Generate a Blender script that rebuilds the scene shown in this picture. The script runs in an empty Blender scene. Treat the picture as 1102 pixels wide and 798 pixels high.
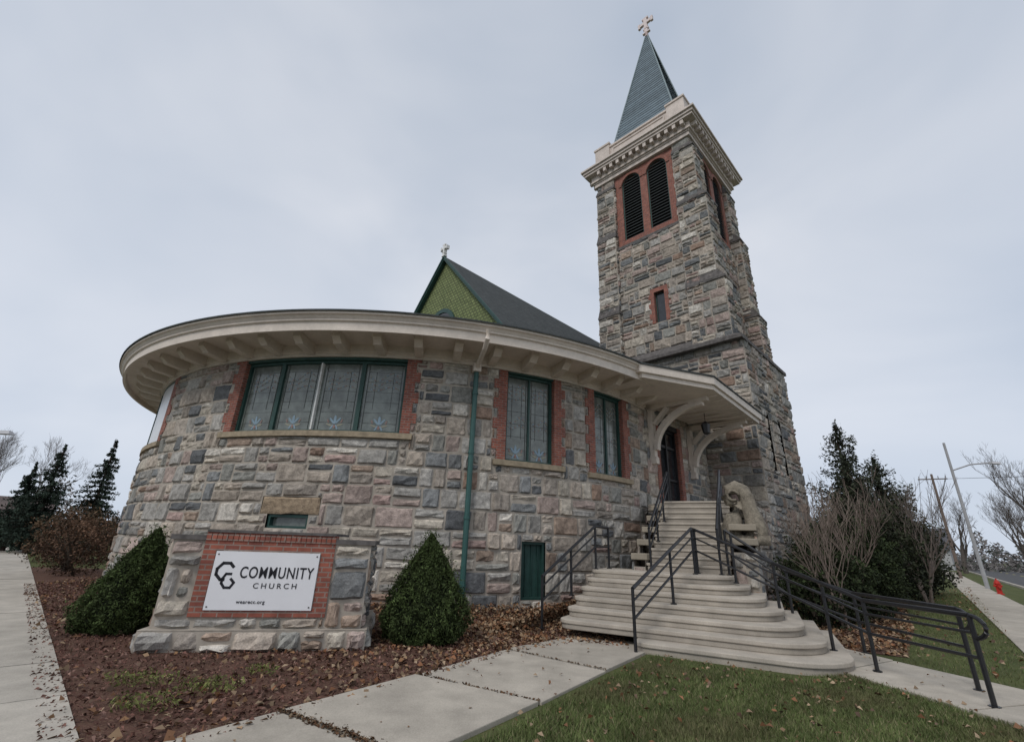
import bpy, math, random
import numpy as np
from mathutils import Vector, Matrix
random.seed(7); rng=np.random.default_rng(7)
R_=random.uniform
scene=bpy.context.scene
# ------------------------------------------------------------------ materials
def _nt(name):
    m=bpy.data.materials.new(name); m.use_nodes=True
    nt=m.node_tree; b=nt.nodes['Principled BSDF']; return m,nt,b
def N(nt,t,**k):
    n=nt.nodes.new(t)
    for a,v in k.items(): setattr(n,a,v)
    return n
def noise_mul(nt,src,scale,lo,hi,detail=6,coord='Object',rough=.6):
    tc=N(nt,'ShaderNodeTexCoord'); nz=N(nt,'ShaderNodeTexNoise'); nz.inputs['Scale'].default_value=scale
    nz.inputs['Detail'].default_value=detail; nz.inputs['Roughness'].default_value=rough
    nt.links.new(tc.outputs[coord],nz.inputs['Vector'])
    mr=N(nt,'ShaderNodeMapRange'); mr.inputs['From Min'].default_value=.3; mr.inputs['From Max'].default_value=.7
    mr.inputs['To Min'].default_value=lo; mr.inputs['To Max'].default_value=hi
    nt.links.new(nz.outputs['Fac'],mr.inputs['Value'])
    vm=N(nt,'ShaderNodeVectorMath',operation='SCALE')
    if isinstance(src,tuple): vm.inputs[0].default_value=src[:3]
    else: nt.links.new(src,vm.inputs[0])
    nt.links.new(mr.outputs['Result'],vm.inputs['Scale'])
    return vm.outputs[0],nz.outputs['Fac'],tc
def bump(nt,b,h,strength,dist):
    bp=N(nt,'ShaderNodeBump'); bp.inputs['Strength'].default_value=strength; bp.inputs['Distance'].default_value=dist
    nt.links.new(h,bp.inputs['Height']); nt.links.new(bp.outputs[0],b.inputs['Normal'])
def mat(name,col=None,rough=.8,scale=8,lo=.85,hi=1.15,bs=.3,bd=.01,spec=.3,metal=0,scale2=None,lo2=.8,hi2=1.2,scale3=None,lo3=.8,hi3=1.1):
    m,nt,b=_nt(name)
    if col is None:
        at=N(nt,'ShaderNodeAttribute'); at.attribute_name='Col'; src=at.outputs['Color']
    else: src=tuple(col)
    o,f,tc=noise_mul(nt,src,scale,lo,hi)
    if scale2:
        o,_,_=noise_mul(nt,o,scale2,lo2,hi2)
    if scale3:
        o,_,_=noise_mul(nt,o,scale3,lo3,hi3)
    nt.links.new(o,b.inputs['Base Color']); b.inputs['Roughness'].default_value=rough
    b.inputs['Specular IOR Level'].default_value=spec; b.inputs['Metallic'].default_value=metal
    if bs: bump(nt,b,f,bs,bd)
    return m
def brickmat(name,c1,c2,mo,bw,rh,ms=.012,bs=.5,rough=.85,offset=.5):
    m,nt,b=_nt(name); tc=N(nt,'ShaderNodeTexCoord'); br=N(nt,'ShaderNodeTexBrick'); br.offset=offset
    nt.links.new(tc.outputs['UV'],br.inputs['Vector'])
    br.inputs['Color1'].default_value=(*c1,1);br.inputs['Color2'].default_value=(*c2,1);br.inputs['Mortar'].default_value=(*mo,1)
    br.inputs['Scale'].default_value=1;br.inputs['Mortar Size'].default_value=ms
    br.inputs['Brick Width'].default_value=bw;br.inputs['Row Height'].default_value=rh
    o,f,_=noise_mul(nt,br.outputs['Color'],5,.7,1.25)
    nt.links.new(o,b.inputs['Base Color']); b.inputs['Roughness'].default_value=rough
    inv=N(nt,'ShaderNodeMath',operation='SUBTRACT'); inv.inputs[0].default_value=1; nt.links.new(br.outputs['Fac'],inv.inputs[1])
    bump(nt,b,inv.outputs[0],bs,.01)
    return m
M_stone=mat('rock_faced_stone',None,.92,8,.62,1.3,1.,.035,scale2=48,lo2=.74,hi2=1.24,scale3=.7,lo3=.85,hi3=1.1,spec=.2)
M_mortar=mat('mortar',(.41,.365,.31),.95,6,.75,1.15,.4,.01,scale3=.7)
M_brick=brickmat('red_brick',(.31,.095,.06),(.21,.064,.046),(.25,.18,.15),.21,.072,.010)
M_cream=mat('cream_painted_wood',(.70,.62,.54),.6,3,.9,1.06,.15,.004,scale2=14,lo2=.93,hi2=1.05,scale3=.8,lo3=.9,hi3=1.04)
M_tcream=mat('cream_painted_metal',(.65,.565,.505),.6,2,.82,1.08,.15,.004,scale2=9,lo2=.86,hi2=1.06)
M_green=mat('dark_green_paint',(.022,.062,.053),.5,6,.8,1.2,.1,.003,spec=.4)
M_dark=mat('dark_interior',(.012,.013,.015),.9,6,.9,1.1,0)
M_sill=mat('sandstone_trim',(.33,.27,.19),.9,7,.7,1.2,.5,.01)
M_cap=mat('dark_weathered_stone',(.12,.11,.105),.9,6,.6,1.4,.5,.01)
M_roof=brickmat('dark_roof_shingle',(.035,.043,.043),(.06,.066,.066),(.02,.022,.022),.3,.14,.01)
M_gable=brickmat('green_fishscale_shingle',(.205,.24,.095),(.155,.19,.072),(.07,.085,.035),.2,.16,.02,1.)
M_spire=mat('spire_metal',None,.6,3,.8,1.15,.2,.004,spec=.3)
M_conc=mat('concrete',None,.92,2.2,.78,1.1,.3,.006,scale2=70,lo2=.82,hi2=1.1,scale3=.6,lo3=.84,hi3=1.06)
M_black=mat('black_painted_steel',(.012,.012,.014),.4,20,.8,1.3,.1,.002,spec=.5)
M_white=mat('white_sign_panel',(.78,.78,.80),.5,2,.96,1.03,0)
M_ink=mat('sign_lettering',(.02,.02,.025),.6,5,.9,1.1,0)
M_leaf=mat('foliage',None,.75,3,.75,1.25,0,spec=.15)
M_bark=mat('bark',None,.95,12,.7,1.3,.4,.01)
M_asph=mat('asphalt',(.075,.075,.077),.9,30,.7,1.3,.3,.005)
M_pipe=mat('green_downspout',(.03,.095,.085),.45,5,.85,1.15,.1,.003,spec=.5)
M_attr=mat('painted_parts',None,.6,5,.9,1.1,.1,.003)
def glassmat(name,c,rough=.12,lo=.5,hi=1.6,sc=2.5):
    m,nt,b=_nt(name); o,f,_=noise_mul(nt,c,sc,lo,hi); nt.links.new(o,b.inputs['Base Color'])
    b.inputs['Roughness'].default_value=rough; b.inputs['Specular IOR Level'].default_value=.7
    bump(nt,b,f,.10,.02); return m
M_glass=glassmat('leaded_window_glass',(.15,.17,.155),.14,.6,1.35,3.5)
M_glassw=glassmat('white_storm_window',(.6,.61,.63),.3,.9,1.1)
M_glassd=glassmat('door_glass',(.02,.022,.025),.08)
def groundmat(name,ca,cb,cc,s1,s2,bd=.03):
    m,nt,b=_nt(name); tc=N(nt,'ShaderNodeTexCoord')
    n1=N(nt,'ShaderNodeTexNoise'); n1.inputs['Scale'].default_value=s1;n1.inputs['Detail'].default_value=8
    n2=N(nt,'ShaderNodeTexNoise'); n2.inputs['Scale'].default_value=s2;n2.inputs['Detail'].default_value=6
    for n in(n1,n2): nt.links.new(tc.outputs['Object'],n.inputs['Vector'])
    cr=N(nt,'ShaderNodeValToRGB'); e=cr.color_ramp.elements; e[0].position=.35;e[0].color=(*ca,1);e[1].position=.62;e[1].color=(*cb,1)
    nt.links.new(n1.outputs['Fac'],cr.inputs['Fac'])
    mx=N(nt,'ShaderNodeMix',data_type='RGBA'); mr=N(nt,'ShaderNodeMapRange');mr.inputs['From Min'].default_value=.5;mr.inputs['From Max'].default_value=.7
    nt.links.new(n2.outputs['Fac'],mr.inputs['Value']);nt.links.new(mr.outputs[0],mx.inputs[0])
    nt.links.new(cr.outputs[0],mx.inputs[6]); mx.inputs[7].default_value=(*cc,1)
    nt.links.new(mx.outputs[2],b.inputs['Base Color']); b.inputs['Roughness'].default_value=.95
    b.inputs['Specular IOR Level'].default_value=.1
    bump(nt,b,n2.outputs['Fac'],.7,bd); return m
M_grass=groundmat('lawn',(.06,.075,.028),(.09,.105,.04),(.12,.11,.055),1.5,25)
M_mulch=groundmat('mulch_bed',(.075,.042,.032),(.12,.065,.05),(.16,.105,.07),3,40)
# ------------------------------------------------------------------ builder
def link(o,parent=None):
    scene.collection.objects.link(o)
    if parent is not None: o.parent=parent
    return o
def empty(name):
    e=bpy.data.objects.new(name,None); e.empty_display_size=.2; return link(e)
class B:
    def __init__(s): s.V=[];s.F=[];s.C=[];s.U=[]
    def face(s,pts,col=(.5,.5,.5),uv=None):
        n=len(s.V); s.V.extend([tuple(p) for p in pts]); k=len(pts); s.F.append(tuple(range(n,n+k)))
        s.C.extend([col]*k); s.U.extend(uv if uv else [(0,0)]*k)
    def build(s,name,m,parent=None,merge=False,smooth=False,bevel=0):
        me=bpy.data.meshes.new(name); me.from_pydata(s.V,[],s.F)
        ca=me.color_attributes.new('Col','FLOAT_COLOR','CORNER')
        arr=np.ones((len(s.C),4),dtype=np.float32); arr[:,:3]=np.array([c[:3] for c in s.C]); ca.data.foreach_set('color',arr.ravel())
        uv=me.uv_layers.new(name='UVMap'); uv.data.foreach_set('uv',np.array(s.U,dtype=np.float32).ravel())
        me.materials.append(m); me.update()
        if merge or bevel:
            import bmesh
            bm=bmesh.new(); bm.from_mesh(me); bmesh.ops.remove_doubles(bm,verts=bm.verts,dist=.0005)
            bmesh.ops.recalc_face_normals(bm,faces=bm.faces); bm.to_mesh(me); bm.free()
        if smooth: me.polygons.foreach_set('use_smooth',[True]*len(me.polygons))
        o=bpy.data.objects.new(name,me); link(o,parent)
        if bevel:
            md=o.modifiers.new('bevel','BEVEL'); md.width=bevel; md.segments=2; md.limit_method='ANGLE'
        return o
def hexa(b,c8,col=(.5,.5,.5)):
    p=c8
    for q in((3,2,1,0),(4,5,6,7),(0,1,5,4),(1,2,6,5),(2,3,7,6),(3,0,4,7)):
        pts=[Vector(p[i]) for i in q]
        w=(pts[1]-pts[0]).length; h=(pts[2]-pts[1]).length
        b.face(pts,col,[(0,0),(w,0),(w,h),(0,h)])
def prism(b,poly,z0,z1,col=(.5,.5,.5)):
    n=len(poly); zz0=z0 if hasattr(z0,'__len__') else [z0]*n; zz1=z1 if hasattr(z1,'__len__') else [z1]*n
    b.face([(x,y,z) for (x,y),z in zip(poly,zz1)],col,[(x,y) for x,y in poly]); b.face([(x,y,z) for (x,y),z in list(zip(poly,zz0))[::-1]],col,[(x,y) for x,y in poly][::-1])
    for i in range(n):
        j=(i+1)%n; w=math.dist(poly[i],poly[j])
        b.face([(*poly[i],zz0[i]),(*poly[j],zz0[j]),(*poly[j],zz1[j]),(*poly[i],zz1[i])],col,[(0,zz0[i]),(w,zz0[j]),(w,zz1[j]),(0,zz1[i])])
def plane_surf(p0,e,n):
    p0=Vector((*p0,0)); e=Vector((*e,0)); n=Vector((*n,0))
    def f(u,v,o):
        q=p0+e*u+n*o; return Vector((q.x,q.y,v))
    f.curv=False; return f
def rect_sub(r,holes):
    out=[r]
    for h in holes:
        nxt=[]
        for (a,b_,c,d) in out:
            if h[0]>=b_ or h[1]<=a or h[2]>=d or h[3]<=c: nxt.append((a,b_,c,d)); continue
            if h[0]>a: nxt.append((a,h[0],c,d))
            if h[1]<b_: nxt.append((h[1],b_,c,d))
            x0=max(a,h[0]);x1=min(b_,h[1])
            if h[2]>c: nxt.append((x0,x1,c,h[2]))
            if h[3]<d: nxt.append((x0,x1,h[3],d))
        out=nxt
    return out
PAL=[((.43,.37,.31),9),((.37,.325,.28),8),((.33,.315,.29),9),((.205,.21,.21),6),((.48,.43,.36),6),((.34,.26,.205),4),((.42,.335,.295),7),((.28,.275,.25),5),((.57,.53,.47),5),((.15,.155,.16),3),((.31,.22,.17),2),((.40,.38,.35),7),((.38,.28,.25),3)]
pc=[p for p,w in PAL for _ in range(w)]
def stonecol(k=1.):
    c=random.choice(pc); s=R_(.8,1.15)*k; return tuple(x*s for x in c)
def patch(b,surf,r,depth=1.,k=1.):
    a,c,d,e=r; g=.013; a+=g;c-=g;d+=g;e-=g
    if c-a<.05 or e-d<.045: return
    w=c-a;h=e-d; col=stonecol(k)
    eu=min(.05,w*.25)/w; ev=min(.045,h*.25)/h
    S=[0,eu,R_(.3,.45),R_(.55,.7),1-eu,1]; T=[0,ev,R_(.4,.6),1-ev,1]
    base=R_(.02,.07)*depth; tx=R_(-.028,.028)*depth; tz=R_(-.028,.028)*depth
    P=[]
    for j,t in enumerate(T):
        row=[]
        for i,s in enumerate(S):
            ed=i in(0,5) or j in(0,4)
            o=-.012 if ed else base+tx*(s-.5)*2+tz*(t-.5)*2+R_(-.02,.022)*depth
            if not ed and (i in(1,4) or j in(1,3)): o=max(.004,o*.8)
            ju=R_(-.014,.012) if ed else R_(-.02,.02)*min(1,w*2); jv=R_(-.012,.011) if ed else R_(-.015,.015)
            row.append(surf(a+s*w+ju,d+t*h+jv,o))
        P.append(row)
    for j in range(4):
        for i in range(5):
            q=R_(.92,1.08); b.face([P[j][i],P[j][i+1],P[j+1][i+1],P[j+1][i]],(col[0]*q,col[1]*q,col[2]*q))
def stones(b,surf,u0,u1,z0,z1,holes=(),sc=1.,k=1.,depth=1.):
    z=z0
    while z<z1-.05:
        h=R_(.36,.52)*sc
        if z+h>z1-.15: h=z1-z
        u=u0
        while u<u1-.05:
            w=R_(.36,.95)*sc
            if u+w>u1-.2: w=u1-u
            rs=[]
            q=random.random()
            if q<.27: m=z+h*R_(.36,.64); rs=[(u,u+w,z,m),(u,u+w,m,z+h)]
            elif q<.43 and w>.5*sc:
                m=z+h*R_(.4,.6); n=u+w*R_(.35,.65); rs=[(u,u+w,z,m),(u,n,m,z+h),(n,u+w,m,z+h)]
            elif q<.53 and w>.45*sc:
                m=z+h*R_(.4,.6); n=u+w*R_(.4,.6); rs=[(u,n,z,z+h),(n,u+w,z,m),(n,u+w,m,z+h)]
            else: rs=[(u,u+w,z,z+h)]
            for r in rs:
                for p in rect_sub(r,holes): patch(b,surf,p,depth,k)
            u+=w
        z+=h
def backing(b,surf,u0,u1,z0,z1,holes=(),off=0.,du=.4):
    n=max(1,int((u1-u0)/du)) 
    for i in range(n):
        a=u0+(u1-u0)*i/n; c=u0+(u1-u0)*(i+1)/n
        for p in rect_sub((a,c,z0,z1),holes):
            b.face([surf(p[0],p[2],off),surf(p[1],p[2],off),surf(p[1],p[3],off),surf(p[0],p[3],off)],(.5,.5,.5))
def sbox(b,surf,u0,u1,v0,v1,o0,o1,col=(.5,.5,.5),du=.5,curved=None):
    n=max(1,int((u1-u0)/du)) if (curved or getattr(surf,'curv',False)) else 1
    for i in range(n):
        a=u0+(u1-u0)*i/n; c=u0+(u1-u0)*(i+1)/n
        f=lambda u,v,o: surf(u,v,o)
        b.face([f(a,v0,o1),f(c,v0,o1),f(c,v1,o1),f(a,v1,o1)],col,[(a,v0),(c,v0),(c,v1),(a,v1)])
        b.face([f(a,v0,o0),f(c,v0,o0),f(c,v1,o0),f(a,v1,o0)],col,[(a,v0),(c,v0),(c,v1),(a,v1)])
        b.face([f(a,v0,o0),f(c,v0,o0),f(c,v0,o1),f(a,v0,o1)],col,[(a,o0),(c,o0),(c,o1),(a,o1)])
        b.face([f(a,v1,o0),f(c,v1,o0),f(c,v1,o1),f(a,v1,o1)],col,[(a,o0),(c,o0),(c,o1),(a,o1)])
    for u in(u0,u1):
        b.face([surf(u,v0,o0),surf(u,v0,o1),surf(u,v1,o1),surf(u,v1,o0)],col,[(o0,v0),(o1,v0),(o1,v1),(o0,v1)])
def tube(b,pts,r,n=8,col=(.5,.5,.5),caps=True):
    pts=[Vector(p) for p in pts]; rs=r if hasattr(r,'__len__') else [r]*len(pts)
    rings=[]
    for i,p in enumerate(pts):
        d=(pts[min(i+1,len(pts)-1)]-pts[max(i-1,0)]).normalized()
        a=d.cross(Vector((0,0,1)) if abs(d.z)<.9 else Vector((1,0,0))).normalized(); c=d.cross(a)
        rings.append([p+(a*math.cos(2*math.pi*k/n)+c*math.sin(2*math.pi*k/n))*rs[i] for k in range(n)])
    for i in range(len(pts)-1):
        for k in range(n):
            b.face([rings[i][k],rings[i][(k+1)%n],rings[i+1][(k+1)%n],rings[i+1][k]],col)
    if caps:
        b.face(rings[0][::-1],col); b.face(rings[-1],col)
# ------------------------------------------------------------------ church
church=empty('stone_church')
Cx,Cy,Rr=-4.07,23.87,11.66
def rot(u,v,o):
    ph=u/Rr; r=Rr+o; return Vector((Cx+r*math.sin(ph),Cy-r*math.cos(ph),v))
rot.curv=True
D=math.pi/180*Rr
WT=6.5
wins=[(-62,-39.5,4.3,6.42),(-19.6,5.2,4.3,6.42),(19.8,27.6,3.8,6.45),(35.7,43,3.75,6.45)]
brick=B();frame=B();glass=B();glassw=B();sill=B();motif=B()
holes=[]
for wi,(a,c,z0,z1) in enumerate(wins):
    u0,u1=a*D,c*D; jw=.27
    z=z0;k=0
    while z<WT-.01:
        zz=min(z+.3,WT); ww=jw+(.14 if k%2 else 0)
        sbox(brick,rot,u0-ww,u0,z,zz,-.4,.03); sbox(brick,rot,u1,u1+ww,z,zz,-.4,.03)
        holes.append((u0-ww,u1+ww,z,zz)); z=zz;k+=1
    sbox(frame,rot,u0,u1,z1,WT,-.4,-.02)
    sbox(sill,rot,u0-.35,u1+.35,z0-.15,z0,-.4,.11); holes.append((u0-.35,u1+.35,z0-.15,z0))
    gb=glassw if wi==0 else glass; go=-.03 if wi==0 else -.2
    n=12 if wi<2 else 3
    for i in range(n):
        x0=u0+(u1-u0)*i/n;x1=u0+(u1-u0)*(i+1)/n
        gb.face([rot(x0,z0,go),rot(x1,z0,go),rot(x1,z1,go),rot(x0,z1,go)],(.5,.5,.5),[(x0,z0),(x1,z0),(x1,z1),(x0,z1)])
    fw=.075
    sbox(frame,rot,u0,u1,z0,z0+fw,-.24,-.12);sbox(frame,rot,u0,u1,z1-fw,z1,-.24,-.12)
    sbox(frame,rot,u0,u0+fw,z0+fw,z1-fw,-.24,-.12);sbox(frame,rot,u1-fw,u1,z0+fw,z1-fw,-.24,-.12)
    L=4 if wi<2 else 1
    W=u1-u0
    for i in range(1,L):
        x=u0+W*i/L
        if i==2: sbox(motif,rot,x-.022,x+.022,z0+fw,z1-fw,-.2,-.09,(.7,.7,.68)) if wi else sbox(frame,rot,x-.04,x+.04,z0+fw,z1-fw,-.2,.0)
        else: sbox(frame,rot,x-.06,x+.06,z0+fw,z1-fw,-.24,-.12)
    if L==1:
        x=(u0+u1)/2; sbox(frame,rot,x-.03,x+.03,z0+fw,z1-fw,-.23,-.15)
    if wi>0:
        nl=4 if wi==1 else 2
        for i in range(nl):
            x=u0+W*(i+.5)/nl; lw=W/nl
            cb=(.24,.33,.40); cr=(.29,.18,.16); cy=(.29,.28,.22)
            def ell(cx,cz,a_,b__,ang,col,o=-.192):
                pts=[]
                for k in range(10):
                    t=2*math.pi*k/10; xx=a_*math.cos(t);zz=b__*math.sin(t)
                    pts.append(rot(cx+xx*math.cos(ang)-zz*math.sin(ang),cz+xx*math.sin(ang)+zz*math.cos(ang),o))
                motif.face(pts,col)
            zc=z0+.38
            ell(x,zc,.04,.13,0,cb); 
            for sg in(-1,1):
                ell(x+sg*.09,zc-.03,.03,.11,-sg*.7,cb); ell(x+sg*.15,zc-.15,.025,.10,-sg*1.25,cy)
                ell(x+sg*.07,zc-.21,.025,.08,sg*.5,cb)
                ell(x+sg*.2,zc-.04,.018,.06,-sg*.4,cr,-.189)
            ell(x,zc-.2,.035,.05,0,cr,-.188)
            for zz,am in((z1-.45,.12),(z1-.62,.09),(z1-.8,.06)) if wi==1 else ((z1-.4,.12),(z1-.56,.09),(z1-.75,.06),(z0+1.25,.1),(z0+1.05,.06)):
                for k in range(13):
                    t=k/12; xx=x+(t-.5)*lw*.66; z_=zz-am*math.sin(t*math.pi*2)
                    ell(xx,z_,.036,.012,-math.cos(t*math.pi*2)*.7,(cy,cb,cr)[k%3])
            for sg in(-1,1):
                sbox(motif,rot,x+sg*lw*.38-.007,x+sg*lw*.38+.007,z0+.1,z1-.1,-.195,-.19,(.05,.055,.05),du=9)
                sbox(motif,rot,x+sg*lw*.2-.004,x+sg*lw*.2+.004,z0+.7,z1-.3,-.195,-.19,(.06,.065,.06),du=9)
            for q in range(1,7):
                zz=z0+(z1-z0)*q/7
                sbox(motif,rot,x-lw*.38,x+lw*.38,zz-.004,zz+.004,-.196,-.191,(.06,.065,.06))
bh=[(-10.5*D,-4.9*D,1.78,2.12),(22.7*D,26.3*D,.25,1.68)]
holes.append((-10.5*D,-4.9*D,1.78,2.12)); holes.append((-11.6*D,-3.6*D,2.12,2.56)); holes.append(bh[1])
st=B()
patch(st,rot,(-11.6*D,-3.6*D,2.12,2.56)); 
for i in range(len(st.C)): st.C[i]=(.34,.26,.18)
for (u0,u1,z0,z1) in bh:
    sbox(frame,rot,u0,u0+.07,z0,z1,-.3,-.06);sbox(frame,rot,u1-.07,u1,z0,z1,-.3,-.06)
    sbox(frame,rot,u0+.07,u1-.07,z1-.07,z1,-.3,-.06);sbox(frame,rot,u0+.07,u1-.07,z0,z0+.06,-.3,-.06)
u0,u1,z0,z1=bh[0]; sbox(glass,rot,u0,u1,z0,z1,-.25,-.2)
u0,u1,z0,z1=bh[1]; sbox(frame,rot,u0,u1,z0,z1,-.25,-.16)
for k in range(1,4):
    x=u0+(u1-u0)*k/4; sbox(frame,rot,x-.01,x+.01,z0+.06,z1-.07,-.16,-.13)
stones(st,rot,-112*D,56.5*D,0,WT,holes,1.04,1.,1.1)
st.build('rotunda_stonework',M_stone,church)
mo=B(); backing(mo,rot,-112*D,57*D,-.1,WT,holes); 
mo.build('rotunda_mortar',M_mortar,church)
ins=B(); backing(ins,rot,-115*D,70*D,0,WT,(),off=-.42); ins.build('interior_shell',M_dark,church)
def lathe(b,prof,a0,a1,step=1.5,col=(.5,.5,.5)):
    n=int((a1-a0)/step)
    for i in range(n):
        x=(a0+(a1-a0)*i/n)*D; y=(a0+(a1-a0)*(i+1)/n)*D
        for (r0,z0),(r1,z1) in zip(prof[:-1],prof[1:]):
            b.face([rot(x,z0,r0),rot(y,z0,r0),rot(y,z1,r1),rot(x,z1,r1)],col,[(x,0),(y,0),(y,math.dist((r0,z0),(r1,z1))),(x,math.dist((r0,z0),(r1,z1)))])
cor=B()
lathe(cor,[(-.1,6.5),(.05,6.5),(.05,6.60),(.10,6.62),(.10,6.84),(1.2,6.90),(1.2,6.73),(1.28,6.73),(1.28,6.97),(1.34,7.0),(1.34,7.04),(1.40,7.12),(1.46,7.15),(1.46,7.22)],-125,57,1.0)
ph=-122
while ph<55:
    u=ph*D
    if abs(ph-14.9)>1.5:
        w=.11
        f=lambda o,z,s: rot(u+s*w,z,o)
        hexa(cor,[f(.10,6.53,-1),f(.10,6.53,1),f(.72,6.60,1),f(.72,6.60,-1),f(.10,6.845,-1),f(.10,6.845,1),f(.72,6.878,1),f(.72,6.878,-1)])
        hexa(cor,[f(.70,6.60,-.98),f(.70,6.60,.98),f(.9,6.76,.98),f(.9,6.76,-.98),f(.70,6.876,-.98),f(.70,6.876,.98),f(.9,6.887,.98),f(.9,6.887,-.98)])
    ph+=5.15
cor.build('rotunda_cornice',M_cream,church)
rf=B(); lathe(rf,[(1.50,7.20),(1.50,7.25),(-11.6,9.7)],-180,180,2.0); rf.build('rotunda_roof',M_roof,church)
brick.build('window_brick_jambs',M_brick,church); frame.build('window_frames',M_green,church)
glass.build('stained_glass',M_glass,church); glassw.build('storm_window',M_glassw,church)
sill.build('stone_sills',M_sill,church); motif.build('stained_glass_motifs',M_attr,church)
ds=B(); u=14.9*D
tube(ds,[rot(u,6.32,.14),rot(u,.15,.14)],.075,10)
for z in(5.6,3.9,2.2,.6): tube(ds,[rot(u,z-.03,.14),rot(u,z+.03,.14)],.092,10)
ds.build('downspout',M_pipe,church)
ds=B(); tube(ds,[rot(u,7.0,1.52),rot(u,6.75,1.5),rot(u,6.58,1.2),rot(u,6.45,.4),rot(u,6.36,.14),rot(u,6.2,.14)],.07,10)
sbox(ds,rot,u-.11,u+.11,6.25,6.5,.03,.27); ds.build('downspout_head',M_cream,church)
# ---------------- hall with gable
s2=math.sqrt(.5)
gA=Vector((-s2,s2,0)); gB=Vector((s2,s2,0))
def hp(p,q,z): v=Vector((-3.5,19.7,0))+gA*p+gB*q; return (v.x,v.y,z)
gz=15.0; sl=1.17; ez=7.6; hw=(gz-ez)/sl
g=B(); n=12
g.face([hp(hw,0,ez),hp(-hw,0,ez),hp(0,0,gz)],(.5,.5,.5),[(-hw,ez),(hw,ez),(0,gz)])
g.build('gable_shingles',M_gable,church)
r=B()
for s in(1,-1):
    L=math.hypot(hw+.5,(hw+.5)*sl)
    r.face([hp(s*(hw+.5),-.2,ez-.5*sl+.1),hp(s*(hw+.5),17,ez-.5*sl+.1),hp(0,17,gz+.1),hp(0,-.2,gz+.1)],(.5,.5,.5),[(0,0),(17.3,0),(17.3,L),(0,L)])
r.build('hall_roof',M_roof,church)
t=B()
for s in(1,-1):
    for (q0,q1,d0,d1) in((-.22,-.02,-.10,.09),(-.26,-.22,.02,.14)):
        a=[hp(s*(hw+.5),q0,ez-.5*sl+d0),hp(s*(hw+.5),q1,ez-.5*sl+d0),hp(0,q1,gz+d0),hp(0,q0,gz+d0)]
        c=[hp(s*(hw+.5),q0,ez-.5*sl+d1),hp(s*(hw+.5),q1,ez-.5*sl+d1),hp(0,q1,gz+d1),hp(0,q0,gz+d1)]
        hexa(t,[a[0],a[1],a[2],a[3],c[0],c[1],c[2],c[3]])
def arcpts(cx,cz,rad,n=14,z0=None):
    return [(cx+rad*math.cos(math.pi*k/n),cz+rad*math.sin(math.pi*k/n)) for k in range(n+1)]
A1=arcpts(0,10.95,1.15);A2=arcpts(0,10.95,.95)
for i in range(len(A1)-1):
    t.face([hp(A1[i][0],-.08,A1[i][1]),hp(A1[i+1][0],-.08,A1[i+1][1]),hp(A2[i+1][0],-.08,A2[i+1][1]),hp(A2[i][0],-.08,A2[i][1])])
    t.face([hp(A1[i][0],-.08,A1[i][1]),hp(A1[i+1][0],-.08,A1[i+1][1]),hp(A1[i+1][0],0,A1[i+1][1]),hp(A1[i][0],0,A1[i][1])])
t.build('gable_trim',M_green,church)
d=B(); d.face([hp(x,-.04,z) for x,z in A2]+[hp(-.95,-.04,8),hp(.95,-.04,8)]); d.build('gable_window',M_glassd,church)
def cross(b,base,ax,h,col,celt=False):
    base=Vector(base); ax=Vector(ax); pr=Vector((-ax.y,ax.x,0))
    def bx(a0,a1,z0,z1,w=.09):
        c=[base+ax*x+pr*y+Vector((0,0,z)) for z in(z0,z1) for x,y in((a0,-w),(a1,-w),(a1,w),(a0,w))]
        hexa(b,c,col)
    k=h
    bx(-.09*k,.09*k,0,k*.62); bx(-.09*k,.09*k,k*.8,k); bx(-.32*k,.32*k,k*.62,k*.8)
    for a in(-.36*k,.36*k): bx(a-.06*k,a+.06*k,k*.55,k*.87)
    bx(-.17*k,.17*k,k,k*1.09); bx(-.2*k,.2*k,-.08*k,0); bx(-.15*k,.15*k,.2*k,.28*k)
cw=B(); cross(cw,hp(0,-.2,gz+.12),gA,.62,(.75,.74,.72)); cw.build('gable_cross',M_attr,church)
hwall=B()
for s in(1,-1):
    hwall.face([hp(s*hw,3,0),hp(s*hw,17,0),hp(s*hw,17,ez),hp(s*hw,3,ez)])
hwall.face([hp(hw,17,0),hp(-hw,17,0),hp(-hw,17,ez),hp(0,17,gz),hp(hw,17,ez)])
hwall.build('hall_walls',M_mortar,church)
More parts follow.
